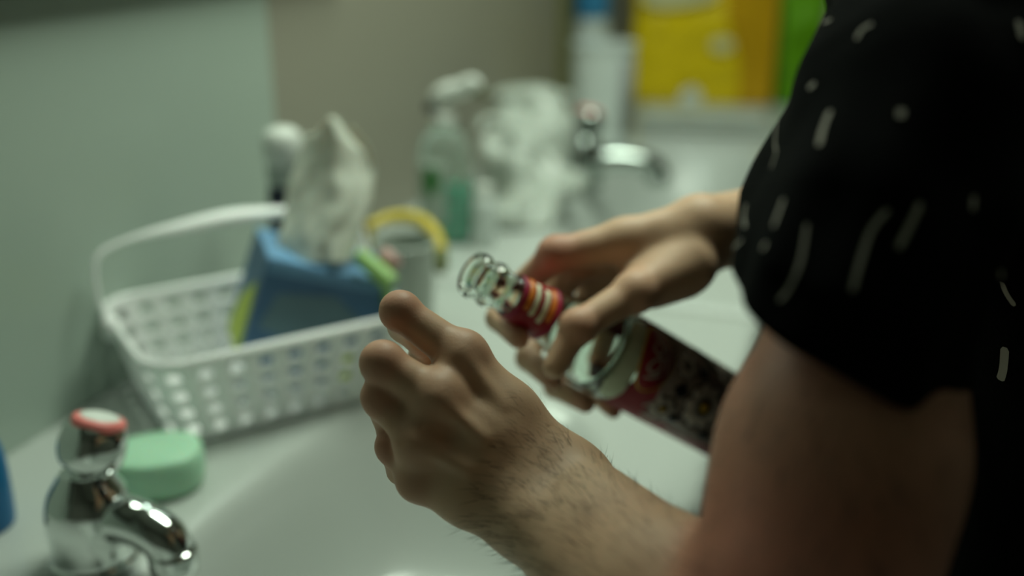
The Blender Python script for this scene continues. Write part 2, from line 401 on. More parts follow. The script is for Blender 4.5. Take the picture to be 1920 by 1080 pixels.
# ------------------------------------------------------------------ basket
def basket():
    BA = math.radians(32); fl = Vector((-.338, .880, 0)); ux = Vector((math.cos(BA), math.sin(BA), 0)); uy = Vector((-math.sin(BA), math.cos(BA), 0))
    LX, LY, HT = .282, .215, .098
    cen = fl+ux*LX/2+uy*LY/2
    t = thing('plastic_basket', 'white perforated plastic basket with a swing handle, on the basin rim', 'basket', (cen.x, cen.y, .8008), BA)
    cr = .035
    def per(L, Wd, r, u):                 # rounded rectangle, u in 0..1
        segs = [L-2*r, PI/2*r, Wd-2*r, PI/2*r]*2; T = sum(segs); d = (u % 1)*T
        pts = [(-L/2+r, -Wd/2, 0), (L/2-r, -Wd/2+r, -PI/2), (L/2, -Wd/2+r, PI/2), (L/2-r, Wd/2-r, 0), (L/2-r, Wd/2, PI), (-L/2+r, Wd/2-r, PI/2), (-L/2, Wd/2-r, -PI/2), (-L/2+r, -Wd/2+r, PI)]
        for i, s_ in enumerate(segs):
            if d <= s_+1e-9:
                x, y, a = pts[i]
                if i % 2 == 0: return (x+math.cos(a)*d, y+math.sin(a)*d)
                return (x+r*math.cos(a+d/r), y+r*math.sin(a+d/r))
            d -= s_
        return per(L, Wd, r, 0)
    tp = .022
    def pt(u, z):
        k = (z/HT); L = LX-2*tp*(1-k); Wd = LY-2*tp*(1-k); x, y = per(L, Wd, cr, u); return (x, y, z)
    NC, NR = 30, 4
    z0, z1 = .006, HT-.008
    v = []; f = []
    for c in range(NC):
        for r in range(NR):
            u0, u1 = c/NC, (c+1)/NC; a0 = z0+(z1-z0)*r/NR; a1 = z0+(z1-z0)*(r+1)/NR; um, zm = (u0+u1)/2, (a0+a1)/2; b_ = len(v); nn = 16
            hu, hz = (u1-u0)/2, (a1-a0)/2
            for i in range(nn):
                a = 2*PI*i/nn+PI/4; cs, sn = math.cos(a), math.sin(a); mxx = max(abs(cs), abs(sn))
                v.append(pt(um+hu*cs/mxx, zm+hz*sn/mxx))
            for i in range(nn):
                a = 2*PI*i/nn+PI/4; cs, sn = math.cos(a), math.sin(a); e_ = (abs(cs)**4+abs(sn)**4)**-.25
                v.append(pt(um+hu*.45*cs*e_, zm+hz*.52*sn*e_))
            for i in range(nn):
                j = (i+1) % nn; f.append((b_+i, b_+j, b_+nn+j, b_+nn+i))
    wl = pydata('wall_lattice', v, f, M['basket'], t)
    bm = bmesh.new(); bm.from_mesh(wl.data); bmesh.ops.remove_doubles(bm, verts=bm.verts, dist=1e-5); bm.to_mesh(wl.data); bm.free()
    md = wl.modifiers.new('thick', 'SOLIDIFY'); md.thickness = .0022; md.offset = 0
    # base
    bs = [pt(i/84, 0)[:2] for i in range(84)]
    v, f = loft([[(x*.3, y*.3, .0) for x, y in bs], [(x, y, 0) for x, y in bs], [(x*1.012, y*1.012, .007) for x, y in bs], [(x*.99, y*.99, .007) for x, y in bs], [(x*.97, y*.97, .0025) for x, y in bs], [(x*.3, y*.3, .0025) for x, y in bs]])
    pydata('base', v, f, M['basket'], t)
    # rim: rolled edge
    rings = []
    for k in range(10):
        a = 2*PI*k/10; rr = []
        for i in range(96):
            x, y, z = pt(i/96, HT); l = math.hypot(x, y); q = 1+(.0045*math.cos(a))/l; rr.append((x*q+0, y*q, HT-.003+.0055*math.sin(a)))
        rings.append(rr)
    rings.append(rings[0]); v, f = loft(rings, False, False); pydata('rim', v, f, M['basket'], t)
    # swing handle, pivots mid-ends, leaning back
    xe = LX/2+.006; lean = .030; hh = .082
    def hp(x, k): return (x, lean*k+.030, HT-.004+hh*k)
    tube('handle', [hp(-xe, -.05), hp(-xe-.004, .45), hp(-xe+.004, .85), hp(-xe+.04, 1.0), hp(-xe+.1, 1.05), hp(0, 1.08), hp(xe-.1, 1.05), hp(xe-.04, 1.0), hp(xe-.004, .85), hp(xe+.004, .45), hp(xe, -.05)],
         [.003, .003, .003, .0032, .0085, .010, .0085, .0032, .003, .003, .003], M['basket'], t, 12, 6, flat=.7)
    for sgn in (-1, 1):
        h = lathe('hinge', smoothprof([(.011, -.007), (.0135, -.004), (.0135, .005), (.009, .009), (.002, .010)], 4), M['basket'], t, 24, loc=(sgn*(LX/2+.003), .030, HT-.004))
        h.rotation_euler = (0, sgn*PI/2, 0)
    for sx in (-1, 1):
        for sy in (-1, 1): lathe('foot', [(.006, -.0006), (.007, .002), (.007, .008)], M['basket'], t, 16, loc=(sx*(LX/2-tp-.02), sy*(LY/2-tp-.02), 0))
    return t, ux, uy, cen
bk, bux, buy, bcen = basket()

# ------------------------------------------------------------------ tissue box (in the basket, tilted)
def tissue_box():
    t = thing('tissue_box', 'blue tissue box with lime green end, standing in the white basket', 'tissue box', (0, 0, 0))
    Lx, Ly, Lz = .142, .100, .119
    # corner B (front-left top) placed, x axis toward right, y axis to the back
    cv = lambda x, y, z: Vector((x, y*sp+z*cp, y*cp-z*sp))
    ax = cv(.872, -.20, .43).normalized(); ay = cv(-.36, .37, .856); ay = (ay-ax*ay.dot(ax)).normalized(); az = ax.cross(ay)
    Bp = P(503, 486, 1.055)
    Mx = Matrix((ax, ay, az)).transposed().to_4x4(); Mx.translation = Bp - az*Lz
    t.matrix_world = Mx
    t.location = Mx.translation; t.rotation_euler = Mx.to_euler()
    box('carton', (Lx, Ly, Lz), M['blue'], t, (Lx/2, Ly/2, Lz/2), 0, .0025)
    # printed panels, thin card on the carton
    th = .0012
    # end panel: lime sweep lower part
    def panel(name, pts, nrm, m):
        v = [Vector(p) for p in pts]; nn = Vector(nrm)*th; vv = v+[p+nn for p in v]; k = len(v)
        f = [tuple(range(k))[::-1], tuple(range(k, 2*k))]+[(i, (i+1) % k, k+(i+1) % k, k+i) for i in range(k)]
        return pydata(name, vv, f, m, t, False)
    sw = [(0, .006+.09*q, .004) for q in (0, 1)]
    top = [(0, Ly-.035-.07*q, .02+.085*math.sin(q*PI/2)) for q in (1, .8, .6, .4, .2, 0)]
    panel('lime_print', [(0, .010, .004), (0, Ly-.010, .004), (0, Ly-.016, .030), (0, Ly-.03, .050), (0, Ly-.05, .066), (0, Ly-.07, .078), (0, .018, .088), (0, .012, .06)], (-1, 0, 0), M['lime'])
    panel('grey_print', [(0.01, 0, .045), (.05, 0, .035), (.095, 0, .045), (.128, 0, .065), (.08, 0, .094), (.02, 0, .085)], (0, -1, 0), M['bluegrey'])
    panel('green_print', [(.085, 0, .003), (.138, 0, .003), (.138, 0, .030), (.12, 0, .045), (.10, 0, .030)], (0, -1, 0), M['lime'])
    # pale blue top with slot
    v = []; f = []; n_ = 48; ox, oy = Lx/2, Ly/2
    out = []; inn = []
    for i in range(n_):
        a = 2*PI*i/n_+PI/4; c, s_ = math.cos(a), math.sin(a); mm = max(abs(c), abs(s_))
        out.append((ox+c/mm*(Lx/2-.001), oy+s_/mm*(Ly/2-.001), Lz+.0002)); inn.append((ox+c*.05, oy+s_*.020, Lz+.0002))
    up = lambda r, d: [(x, y, z+d) for x, y, z in r]
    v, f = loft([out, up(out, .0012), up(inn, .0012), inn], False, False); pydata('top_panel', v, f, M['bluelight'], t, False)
    # front edge strip, paler
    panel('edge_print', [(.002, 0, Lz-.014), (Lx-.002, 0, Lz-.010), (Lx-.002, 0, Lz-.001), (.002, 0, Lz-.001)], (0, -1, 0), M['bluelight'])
    return t, Mx
tb, TM = tissue_box()
# tissue sheet
def tissue():
    base_l, base_r = P(520, 478, 1.15), P(662, 492, 1.13)
    nu, nv = 60, 60; v = []
    prof_c = [(0, (530, 655, 492, 1.095)), (.2, (524, 668, 445, 1.10)), (.45, (533, 690, 380, 1.11)), (.7, (548, 697, 320, 1.12)), (.88, (560, 684, 275, 1.12)), (1.0, (574, 656, 242, 1.12))]
    def lerp(k):
        for (a, A), (b_, B) in zip(prof_c, prof_c[1:]):
            if k <= b_+1e-9: q = (k-a)/(b_-a); return [x+(y-x)*q for x, y in zip(A, B)]
        return prof_c[-1][1]
    for j in range(nv+1):
        k = j/nv; l, r, y, d = lerp(k)
        for i in range(nu+1):
            u = i/nu
            fold = .009*math.sin(u*PI*2.0+k*1.2+.4)*(.35+.65*k)+.002*math.sin(u*13+k*4)+.004*noise.noise(Vector((u*6, k*5, 3)))
            bulge = -.022*math.sin(u*PI)*(.5+k*.5)
            yy = y+14*math.sin(u*PI*2.2+.6)*k*k-10*(1-(2*u-1)**2)*(k > .9)*(k-.9)*10
            v.append(P(l+(r-l)*u+6*noise.noise(Vector((k*4, u*2, 9))), yy, d+fold+bulge))
    f = [(j*(nu+1)+i, j*(nu+1)+i+1, (j+1)*(nu+1)+i+1, (j+1)*(nu+1)+i) for j in range(nv) for i in range(nu)]
    # a second ply falling behind
    b_ = len(v)
    for j in range(nv+1):
        k = j/nv; l, r, y, d = lerp(k)
        for i in range(nu+1):
            u = i/nu; v.append(P(l+10+(r-l-4)*u, y+6+10*math.sin(u*5), d+.018+.010*math.sin(u*PI*2.5+2)*k))
    f += [tuple(b_+q for q in ff) for ff in list(f)]
    inv = TM.inverted(); v = [inv @ p for p in v]
    o = pydata('tissue', v, f, M['tissue'], tb); md = o.modifiers.new('t', 'SOLIDIFY'); md.thickness = .0006
tissue()

# small items in and behind the basket
def standing(name, label, cat, px, py, z=.80):
    q = D(px, py, z); return thing(name, label, cat, (q.x, q.y, z))
bz = .8045
def at_depth(px, py, d, z):               # ground position under the point seen at (px,py,d)
    q = P(px, py, d); return (q.x, q.y, z)
# roll-on bottle: white round cap, navy body
q = P(532, 300, 1.25)
t = thing('deodorant_bottle', 'navy bottle with rounded white cap, behind the tissue', 'bottle', (q.x, q.y, bz))
hz = q.z-bz
lathe('body', smoothprof([(.020, 0), (.0235, .006), (.024, .05), (.0225, hz-.055), (.020, hz-.030)], 5), M['navy'], t, 32)
lathe('collar', smoothprof([(.0185, hz-.031), (.021, hz-.024), (.021, hz-.006), (.0195, hz-.002)], 4), M['cup'], t, 32)
lathe('cap', smoothprof([(.0215, hz-.004), (.0245, hz+.008), (.0245, hz+.022), (.020, hz+.034), (.010, hz+.040), (.001, hz+.041)], 5), M['white'], t, 32)
# small lime and pink tube
q = P(700, 498, 1.09); t = thing('small_tube', 'small lime green tube with pink cap beside the tissue box', 'tube', q)
q0 = P(672, 478, 1.10)-q; q1 = P(735, 532, 1.09)-q
bdir = (q1-q0)
tube('tube_body', [q0, q0+bdir*.5, q1], [.008, .010, .010], M['palelime'], t, 18, 6)
tube('cap', [q0+bdir*.15+Vector((.018, .014, .002)), q0+bdir*.6+Vector((.018, .014, .002))], [.009, .009], M['pink'], t, 16, 2)
tube('stem', [q1*.6+Vector((0, .008, 0)), Vector((q1.x*.5+.004, q1.y*.4+.03, bz+.004-q.z))], [.005, .005], M['palelime'], t, 10, 2)
# grey tumbler
q = D(762, 612); ctp = (q.x, q.y, .8)
t = thing('tumbler', 'pale grey tumbler right of the tissue box', 'cup', at_depth(757, 455, 1.27, .8006))
hh = P(757, 455, 1.27).z-.8
lathe('cup_wall', smoothprof([(.029, 0), (.032, .003), (.036, hh*.5), (.0385, hh-.004), (.0395, hh), (.0378, hh+.001), (.0365, hh-.003), (.033, hh*.5), (.029, .006), (.002, .005)], 4), M['cup'], t, 48)
# yellow strap looping behind tumbler
pts = [P(690, 425, 1.31), P(735, 408, 1.33), P(785, 412, 1.33), P(815, 440, 1.32), P(826, 475, 1.31)]
q = P(790, 560, 1.30); t = thing('yellow_brush', 'yellow curved plastic brush arching behind the grey tumbler', 'brush', (q.x, q.y, .80))
tv = Vector((q.x, q.y, .80))
tube('handle', [p-tv for p in pts], [.006, .008, .009, .0095, .009], M['yellow'], t, 16, 6)
tube('tip', [P(826, 472, 1.31)-tv, P(827, 500, 1.30)-tv, P(824, 512, 1.30)-tv], [.0092, .0085, .005], M['olivegreen'], t, 14, 4)
qd = P(690, 425, 1.31)
tube('stem', [P(692, 425, 1.31)-tv, Vector((qd.x+.0, qd.y+.02, .86))-tv, Vector((qd.x, qd.y+.02, .803))-tv], [.006, .006, .007], M['yellow'], t, 12, 4)

# pump bottle of hand wash
q = D(838, 452); t = thing('pump_bottle', 'clear pump bottle with green liquid and a leaf label', 'bottle', (q.x, q.y, .8006), -.1)
SC = 1.0; hb = .205
def orect(prof, name, m, parent, sy=.62, e=2.8, loc=None): return lathe(name, prof, m, parent, 40, e=e, sy=sy, loc=loc)
orect(smoothprof([(.034, 0), (.040, .005), (.042, .04), (.042, .12), (.038, .160), (.024, .178), (.015, .184), (.014, .192)], 5), 'bottle_shell', M['clear'], t)
orect(smoothprof([(.033, .002), (.039, .007), (.0405, .04), (.0405, .095)], 4), 'liquid', M['teal'], t)
def front_label(name, m, x0, x1, z0, z1, rfun, parent, off, wob=0):
    v = []; f = []; k = 14
    for j in range(9):
        for i in range(k+1):
            x = x0+(x1-x0)*i/k
            if wob: 
                zz = (j/8); wdt = math.sin(zz*PI)**.6; x = (x0+x1)/2+(x-(x0+x1)/2)*wdt
            y = -(1-min(1, abs(x/.0425))**2.8)**(1/2.8)*.0425*.62-off
            v.append((x, y, z0+(z1-z0)*j/8))
    f = [(j*(k+1)+i, j*(k+1)+i+1, (j+1)*(k+1)+i+1, (j+1)*(k+1)+i) for j in range(8) for i in range(k)]
    o = pydata(name, v, f, m, parent); md = o.modifiers.new('t', 'SOLIDIFY'); md.thickness = .0006; md.offset = 0; return o
lb = front_label('front_label', M['labelgrey'], -.038, .004, .035, .135, None, t, .0008)
front_label('leaf_mark', M['leaf'], -.030, -.006, .080, .128, None, lb, .0018, 1)
lathe('pump_collar', smoothprof([(.016, .186), (.0175, .19), (.0175, .203), (.012, .206)], 4), M['white'], t, 32)
lathe('pump_stem', [(.005, .205), (.005, .228)], M['white'], t, 16)
tube('pump_head', [(-.014, .0, .226), (.004, 0, .236), (.024, 0, .242), (.046, -.004, .252), (.056, -.006, .244)], [.013, .018, .016, .014, .009], M['white'], t, 18, 6, flat=.8)
tube('nozzle_tip', [(.054, -.006, .246), (.060, -.007, .232)], [.0075, .006], M['olivegreen'], t, 14, 2)
tube('lock_clip', [(-.022, -.006, .208), (-.018, -.004, .222)], [.008, .009], M['darkmetal'], t, 14, 2)
# small pale tube bottle beside it
q = D(910, 462); t = thing('slim_bottle', 'slim pale bottle right of the green pump bottle', 'bottle', (q.x, q.y, .8006))
lathe('body', smoothprof([(.015, 0), (.0175, .004), (.018, .06), (.016, .075), (.011, .080)], 4), M['tub'], t, 28)
lathe('cap', smoothprof([(.012, .079), (.0125, .083), (.0125, .097), (.010, .100)], 4), M['white'], t, 24)

# ------------------------------------------------------------------ crumpled white carrier bag
def bag():
    c0 = D(1000, 418); step = .005
    c = Vector((c0.x, c0.y, 0))
    fld = Field(axis_grid([(c.x-.20, c.x+.22, step)]), axis_grid([(c.y-.15, c.y+.30, step)]), axis_grid([(.78, 1.14, step)]))
    def B(px, py, d, r, k=.03): fld.ell(P(px, py, d), r, k=k)
    B(970, 405, 1.77, (.085, .085, .045), .03); B(940, 300, 1.83, (.050, .070, .070), .03); B(1000, 235, 1.93, (.090, .07, .060), .03)
    B(1045, 350, 1.82, (.065, .06, .040), .03); B(985, 320, 1.86, (.080, .08, .07), .03); B(1040, 290, 1.92, (.045, .05, .06), .03)
    B(985, 178, 1.95, (.075, .05, .028), .02); B(1048, 178, 2.02, (.045, .05, .030), .02); fld.ell(P(985, 200, 1.86), (.050, .04, .020), None, .02, cut=True)
    fld.cap(P(905, 255, 1.78), P(1010, 290, 1.80), .010, .014, .02, cut=True); fld.cap(P(900, 345, 1.75), P(1050, 320, 1.79), .008, .012, .02, cut=True); fld.cap(P(960, 460, 1.69), P(1010, 380, 1.72), .008, .012, .02, cut=True)
    X, Y, Z = np.meshgrid(fld.x, fld.y, fld.z, indexing='ij', sparse=True)
    nz = .009*np.abs(np.sin(20*X+16*Z+2*np.sin(15*Y)))+.007*np.abs(np.sin(34*Z-25*X+2*np.sin(18*X+9*Y)))+.001*np.sin(80*(Y+.6*X)+2*np.sin(30*Z))
    fld.F = (fld.F+nz.astype(np.float32))
    fld.F = np.maximum(fld.F, (.802-fld.z)[None, None, :].astype(np.float32))
    fld.F[0] = fld.F[-1] = .1; fld.F[:, 0] = fld.F[:, -1] = .1; fld.F[:, :, 0] = fld.F[:, :, -1] = .1
    o = fld.mesh('carrier_bag', M['bag']); tag(o, 'crumpled white plastic bag between the pump bottle and distant tap', 'bag')
    # gathered handle loop
    h = tube('bag_handle', [P(900, 245, 1.85), P(905, 225, 1.86), P(935, 222, 1.87), P(960, 245, 1.87)], [.008, .010, .010, .008], M['bag'], None, 12, 6, flat=.5)
    h.parent = o
bag()

# ------------------------------------------------------------------ far items
q = D(1128, 262); t = thing('white_tub', 'white cylindrical tub standing behind the distant tap', 'tub', (q.x, q.y, .8022))
hh = .215; lathe('body', smoothprof([(.066, 0), (.070, .004), (.070, hh-.02), (.066, hh-.006)], 4), M['tub'], t, 44)
lathe('lid', smoothprof([(.069, hh-.012), (.0725, hh-.010), (.0725, hh), (.068, hh+.004), (.002, hh+.005)], 4), M['tub'], t, 44)
# grey strip set on the right side of the tub
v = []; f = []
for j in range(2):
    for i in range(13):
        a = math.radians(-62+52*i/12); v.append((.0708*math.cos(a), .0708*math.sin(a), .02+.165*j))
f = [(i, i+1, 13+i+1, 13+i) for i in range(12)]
o = pydata('grey_side', v, f, M['tubside'], t); md = o.modifiers.new('t', 'SOLIDIFY'); md.thickness = .0008; md.offset = 0
q = P(1108, 120, 2.75); t = thing('blue_label_bottle', 'white bottle with a sky blue band, behind the white tub', 'bottle', (q.x, q.y, .8006))
lathe('body', smoothprof([(.038, 0), (.044, .006), (.045, .22), (.045, .34), (.030, .37), (.016, .385)], 5), M['tub'], t, 40)
lathe('blue_band', [(.0455, .235), (.0465, .237), (.0465, .335), (.0455, .337)], M['skyblue'], t, 40, (False, False))
lathe('cap', smoothprof([(.018, .384), (.019, .39), (.019, .42), (.016, .425)], 4), M['white'], t, 28)

def pack(name, label, m, cx0, cx1, ybase, d, height, depth, group=None):
    a = P(cx0, ybase, d); b_ = P(cx1, ybase, d); wd = (b_-a).length; c = (a+b_)/2
    t = thing(name, label, 'pack', (c.x, c.y, .8006), 0)
    # pillow pack: superellipse lofted with bulge
    rings = []
    n_ = 48
    for k in range(22):
        q = k/21; z = height*q; bul = (math.sin(PI*min(1, max(0, q)))**.35) if 0 < q < 1 else 0
        rx = wd/2*(.93+.07*bul); ry = depth/2*(.35+.65*bul) if q > .5 else depth/2*(.85+.15*bul)
        rr = ring(0, 0, z, rx, ry, n_, e=4.5)
        rings.append([(x+.006*noise.noise(Vector((x*20, y*20, z*20+cx0))), y+.010*noise.noise(Vector((x*16+5, y*16, z*16))), zz) for x, y, zz in rr])
    v, f = loft(rings); pydata('film_body', v, f, m, t)
    sl = box('seal', (wd*.95, .004, .025), m, t, (0, 0, height+.010), 0, .001)
    return t, wd
yp, wd = pack('yellow_pack', 'large yellow film pack on the far worktop', M['packyellow'], 1180, 1432, 178, 2.86, .34, .14)
def pdecal(name, m, parent, pts, y):
    n_ = len(pts); v = [(x, y, z) for x, z in pts]+[(x, y-.0012, z) for x, z in pts]
    f = [tuple(range(n_)), tuple(range(n_, 2*n_))[::-1]]+[(i, (i+1) % n_, n_+(i+1) % n_, n_+i) for i in range(n_)]
    return pydata(name, v, f, m, parent, False)
def blob(cx, cz, rx, rz, k=20, ph=0, lob=0):
    return [(cx+rx*(1+lob*math.cos(3*a+ph))*math.cos(a), cz+rz*(1+lob*math.cos(3*a+ph))*math.sin(a)) for a in [2*PI*i/k for i in range(k)]]
pdecal('amber_panel', M['packamber'], yp, [(.10, .01), (.185, .01), (.185, .33), (.06, .33), (.05, .25), (.08, .18), (.10, .10)], -.079)
pdecal('pale_panel', M['packwhite'], yp, blob(-.08, .295, .10, .035, 24, 0, .1), -.080)
pdecal('pale_mark', M['packwhite'], yp, blob(.045, .165, .03, .02), -.080)
pdecal('foot_mark', M['tub'], yp, [(x_, max(z_, .002)) for x_, z_ in blob(-.03, .02, .03, .035)], -.080)
pack('green_pack', 'green film pack beside the yellow pack, next to the sleeve', M['packgreen'], 1447, 1530, 190, 2.86, .36, .10)
# low white tray / folded towel on the far worktop in front of packs
def towel():
    t = thing('folded_cloth', 'folded white cloth lying before the yellow pack', 'cloth', (D(1315, 240).x, D(1315, 240).y, .8006), -.15)
    for k in range(3):
        rings = []
        for i in range(41):
            u = i/40; x = -.15+.30*u; rr = []
            for j in range(24):
                a = 2*PI*j/24; c, s_ = math.cos(a), math.sin(a)
                y = (.085-.004*k)*math.copysign(abs(c)**.35, c); z = .008+.016*k+.008*math.copysign(abs(s_)**.6, s_)+.003*noise.noise(Vector((x*14, y*14, k*3)))
                rr.append((x*(1-.02*k), y, max(z, .0004) if k == 0 else z))
            rings.append(rr)
        v, f = loft(rings); pydata('cloth_layer', v, f, M['bag'], t)
towel()
# blue bottle on the left frame edge
q = D(-32, 985); t = thing('blue_bottle', 'deep blue plastic bottle cut off by the left edge', 'bottle', (q.x, q.y, .8006))
lathe('body', smoothprof([(.024, 0), (.027, .005), (.0275, .05), (.024, .075), (.014, .088)], 5), M['deepblue'], t, 36)
lathe('cap', smoothprof([(.015, .086), (.0155, .09), (.0155, .11), (.013, .113)], 4), M['white'], t, 28)

# ------------------------------------------------------------------ the bottle in the far hand
MO = P(884, 512, .745); BD = P(1290, 742, .865)
ba = (BD-MO).normalized()
vd = (MO+ba*.2-Vector((0, 0, CZ))).normalized(); fx = (-vd - ba*(-vd).dot(ba)).normalized()   # toward camera
# local frame: z = axis (mouth at 0, base at +.30), y = -front
ly = -fx; lx = ly.cross(ba)
BM = Matrix((lx, ly, ba)).transposed().to_4x4(); BM.translation = MO
bt = thing('glass_bottle', 'clear glass bottle with red floral label, held by the far hand', 'bottle'); bt.location = MO; bt.rotation_euler = BM.to_euler()
BR = .0365
outer = [(.0158, 0), (.0172, .0025), (.0172, .007), (.0150, .010), (.0146, .013), (.0170, .017), (.0176, .021), (.0158, .026), (.0150, .033), (.0165, .038), (.0185, .060), (.0205, .074), (.0245, .090), (.0315, .108), (.0355, .124), (BR, .138), (BR, .285), (.0345, .295), (.028, .299), (.010, .296), (.001, .295)]
inner = [(.001, .289), (.030, .289), (.0335, .283), (.0335, .138), (.0325, .124), (.0285, .108), (.0215, .090), (.0172, .074), (.0150, .060), (.0128, .038), (.0115, .030), (.0112, .013), (.0118, .004), (.0128, .0005), (.0158, 0)]
lathe('glass', smoothprof(outer, 5)+smoothprof(inner, 4), M['glass'], bt, 64, (False, False))
def cyl_decal(name, pts, m, parent, off, rfun=lambda z: BR, cut=.004):
    """pts: polygon in (arc mm from the front line, axial mm); triangulated finely and wrapped on the glass"""
    bm = bmesh.new(); vs_ = [bm.verts.new((a/1000, 0, z/1000)) for a, z in pts]; bm.faces.new(vs_)
    lo = min(a for a, z in pts)/1000; hi = max(a for a, z in pts)/1000; zl = min(z for a, z in pts)/1000; zh = max(z for a, z in pts)/1000
    x = lo+cut
    while x < hi:
        bmesh.ops.bisect_plane(bm, geom=bm.verts[:]+bm.edges[:]+bm.faces[:], plane_co=(x, 0, 0), plane_no=(1, 0, 0)); x += cut
    if rfun(zl) != rfun(zh):
        x = zl+cut
        while x < zh:
            bmesh.ops.bisect_plane(bm, geom=bm.verts[:]+bm.edges[:]+bm.faces[:], plane_co=(0, 0, x), plane_no=(0, 0, 1)); x += cut
    for v_ in bm.verts:
        z = v_.co.z; R_ = rfun(z)+off; a = v_.co.x/R_
        v_.co = (R_*math.sin(a), -R_*math.cos(a), z)
    bmesh.ops.recalc_face_normals(bm, faces=bm.faces)
    me = bpy.data.meshes.new(name); bm.to_mesh(me); bm.free(); o = link(name, me, m, parent)
    md = o.modifiers.new('t', 'SOLIDIFY'); md.thickness = .00015; md.offset = 0; return o
def stroke(pts, w_):
    P_ = [Vector(p) for p in smoothprof(pts, 5)]; L = []; R_ = []
    for i, p in enumerate(P_):
        t_ = (P_[min(i+1, len(P_)-1)]-P_[max(i-1, 0)]).normalized(); nn = Vector((-t_.y, t_.x)); k = w_/2*(.45+.55*math.sin(PI*(i+.5)/len(P_)))
        L.append(tuple(p+nn*k)); R_.append(tuple(p-nn*k))
    return L+R_[::-1]
def oval(cx, cz, ra, rz, n_=28, rot=0, lob=0, nl=5):
    out = []
    for i in range(n_):
        a = 2*PI*i/n_; k = 1+lob*math.cos(nl*a); x, z = ra*k*math.cos(a), rz*k*math.sin(a); c, s_ = math.cos(rot), math.sin(rot)
        out.append((cx+x*c-z*s_, cz+x*s_+z*c))
    return out
hp_ = PI*BR*1000*.88
# orientation note: +arc = lx side. sign chosen so that lower-left in the photo is +
sg = 1 if (P(0, 0, 1)-P(0, 0, 1)).length == 0 and lx.z < 0 else -1
def A(pts): return [(a*sg, z) for a, z in pts]
SHIFT = -21
_cd = cyl_decal
def cyl_decal(name, pts, m, parent, off, rfun=None, cut=.004): return _cd(name, [(x_, z_+SHIFT) for x_, z_ in pts], m, parent, off, (lambda z: RB(z)), cut)
def RB(z): return float(np.interp(z, [.108, .124, .138], [.0315, .0355, BR]))
lab = cyl_decal('body_label', [(-hp_, 172), (-30, 166), (0, 168), (hp_*.5, 172), (hp_, 176), (hp_, 302), (-hp_, 302)], M['lred'], bt, .0004)
cyl_decal('back_print', [(-hp_*.98, 186), (-20, 186), (10, 196), (24, 200), (32, 215), (34, 250), (30, 300), (-hp_*.98, 300)] if sg > 0 else A([(-hp_*.98, 186), (-20, 186), (10, 196), (24, 200), (32, 215), (34, 250), (30, 300), (-hp_*.98, 300)]), M['lgrey'], lab, .0006)
cyl_decal('cream_crescent', A([(-34, 152), (-18, 146), (0, 145), (20, 148), (38, 158), (42, 170), (26, 171), (10, 167), (-6, 165), (-22, 165), (-36, 168)]), M['lcream'], lab, .0005)
cyl_decal('gold_border', A(oval(-14, 180, 29, 17.2, 36)), M['lgold'], lab, .0008)
bd = cyl_decal('red_badge', A(oval(-14, 180.3, 27.6, 15.8, 36)), M['lred'], lab, .0010)
for pts, w_ in (([(-30, 176), (-24, 184), (-17, 181), (-20, 174), (-26, 177)], 2.6), ([(-16, 188), (-12, 178), (-4, 174), (-2, 181), (-10, 186), (-14, 182)], 2.6), ([(-4, 189), (2, 181), (4, 175)], 2.4), ([(-28, 189), (-18, 190), (-6, 192)], 1.8)):
    cyl_decal('white_script', A(stroke(pts, w_)), M['lwhite'], lab, .0013)
def flower(cx, cz, r, petals, centre, name='flower', rot=0):
    for i in range(petals):
        a = rot+2*PI*i/petals; px, pz = cx+r*.62*math.cos(a), cz+r*.62*math.sin(a)
        cyl_decal('petal_outline', A(oval(px, pz, r*.50, r*.40, 16, a)), M['lblack'], lab, .0011)
    for i in range(petals):
        a = rot+2*PI*i/petals; px, pz = cx+r*.60*math.cos(a), cz+r*.60*math.sin(a)
        cyl_decal('petal', A(oval(px, pz, r*.42, r*.31, 16, a)), M['lwhite'], lab, .0014)
    cyl_decal('flower_eye', A(oval(cx, cz, r*.42, r*.40, 18)), M['lblack'], lab, .0017)
    cyl_decal('flower_centre', A(oval(cx, cz, r*.22, r*.22, 14)), centre, lab, .0020)
flower(2, 243, 19, 9, M['lgold'])
flower(20, 210, 12, 7, M['lgold'], rot=.3)
flower(-22, 212, 11, 7, M['lgrey'], rot=.5)
flower(-34, 262, 13, 7, M['lgrey']); flower(8, 284, 13, 8, M['lgold'])
for pts in ([(-48, 225), (-40, 232), (-30, 243), (-34, 246), (-47, 243), (-54, 234)], [(-30, 234), (-22, 238), (-16, 228), (-26, 226)], [(16, 228), (24, 232), (30, 226), (22, 220)], [(-8, 214), (0, 222), (6, 214), (0, 206)], [(24, 256), (30, 266), (22, 272), (17, 262)]):
    cyl_decal('black_leaf', A(pts), M['lblack'], lab, .0012)
for pts in ([(34, 200), (37, 214), (33, 222)], [(6, 196), (16, 200), (26, 194)], [(38, 232), (40, 246), (36, 256)], [(-2, 262), (8, 266), (16, 262)]):
    cyl_decal('pale_scroll', A(stroke(pts, 3.2)), M['lwhite'], lab, .0013)
cyl_decal = _cd
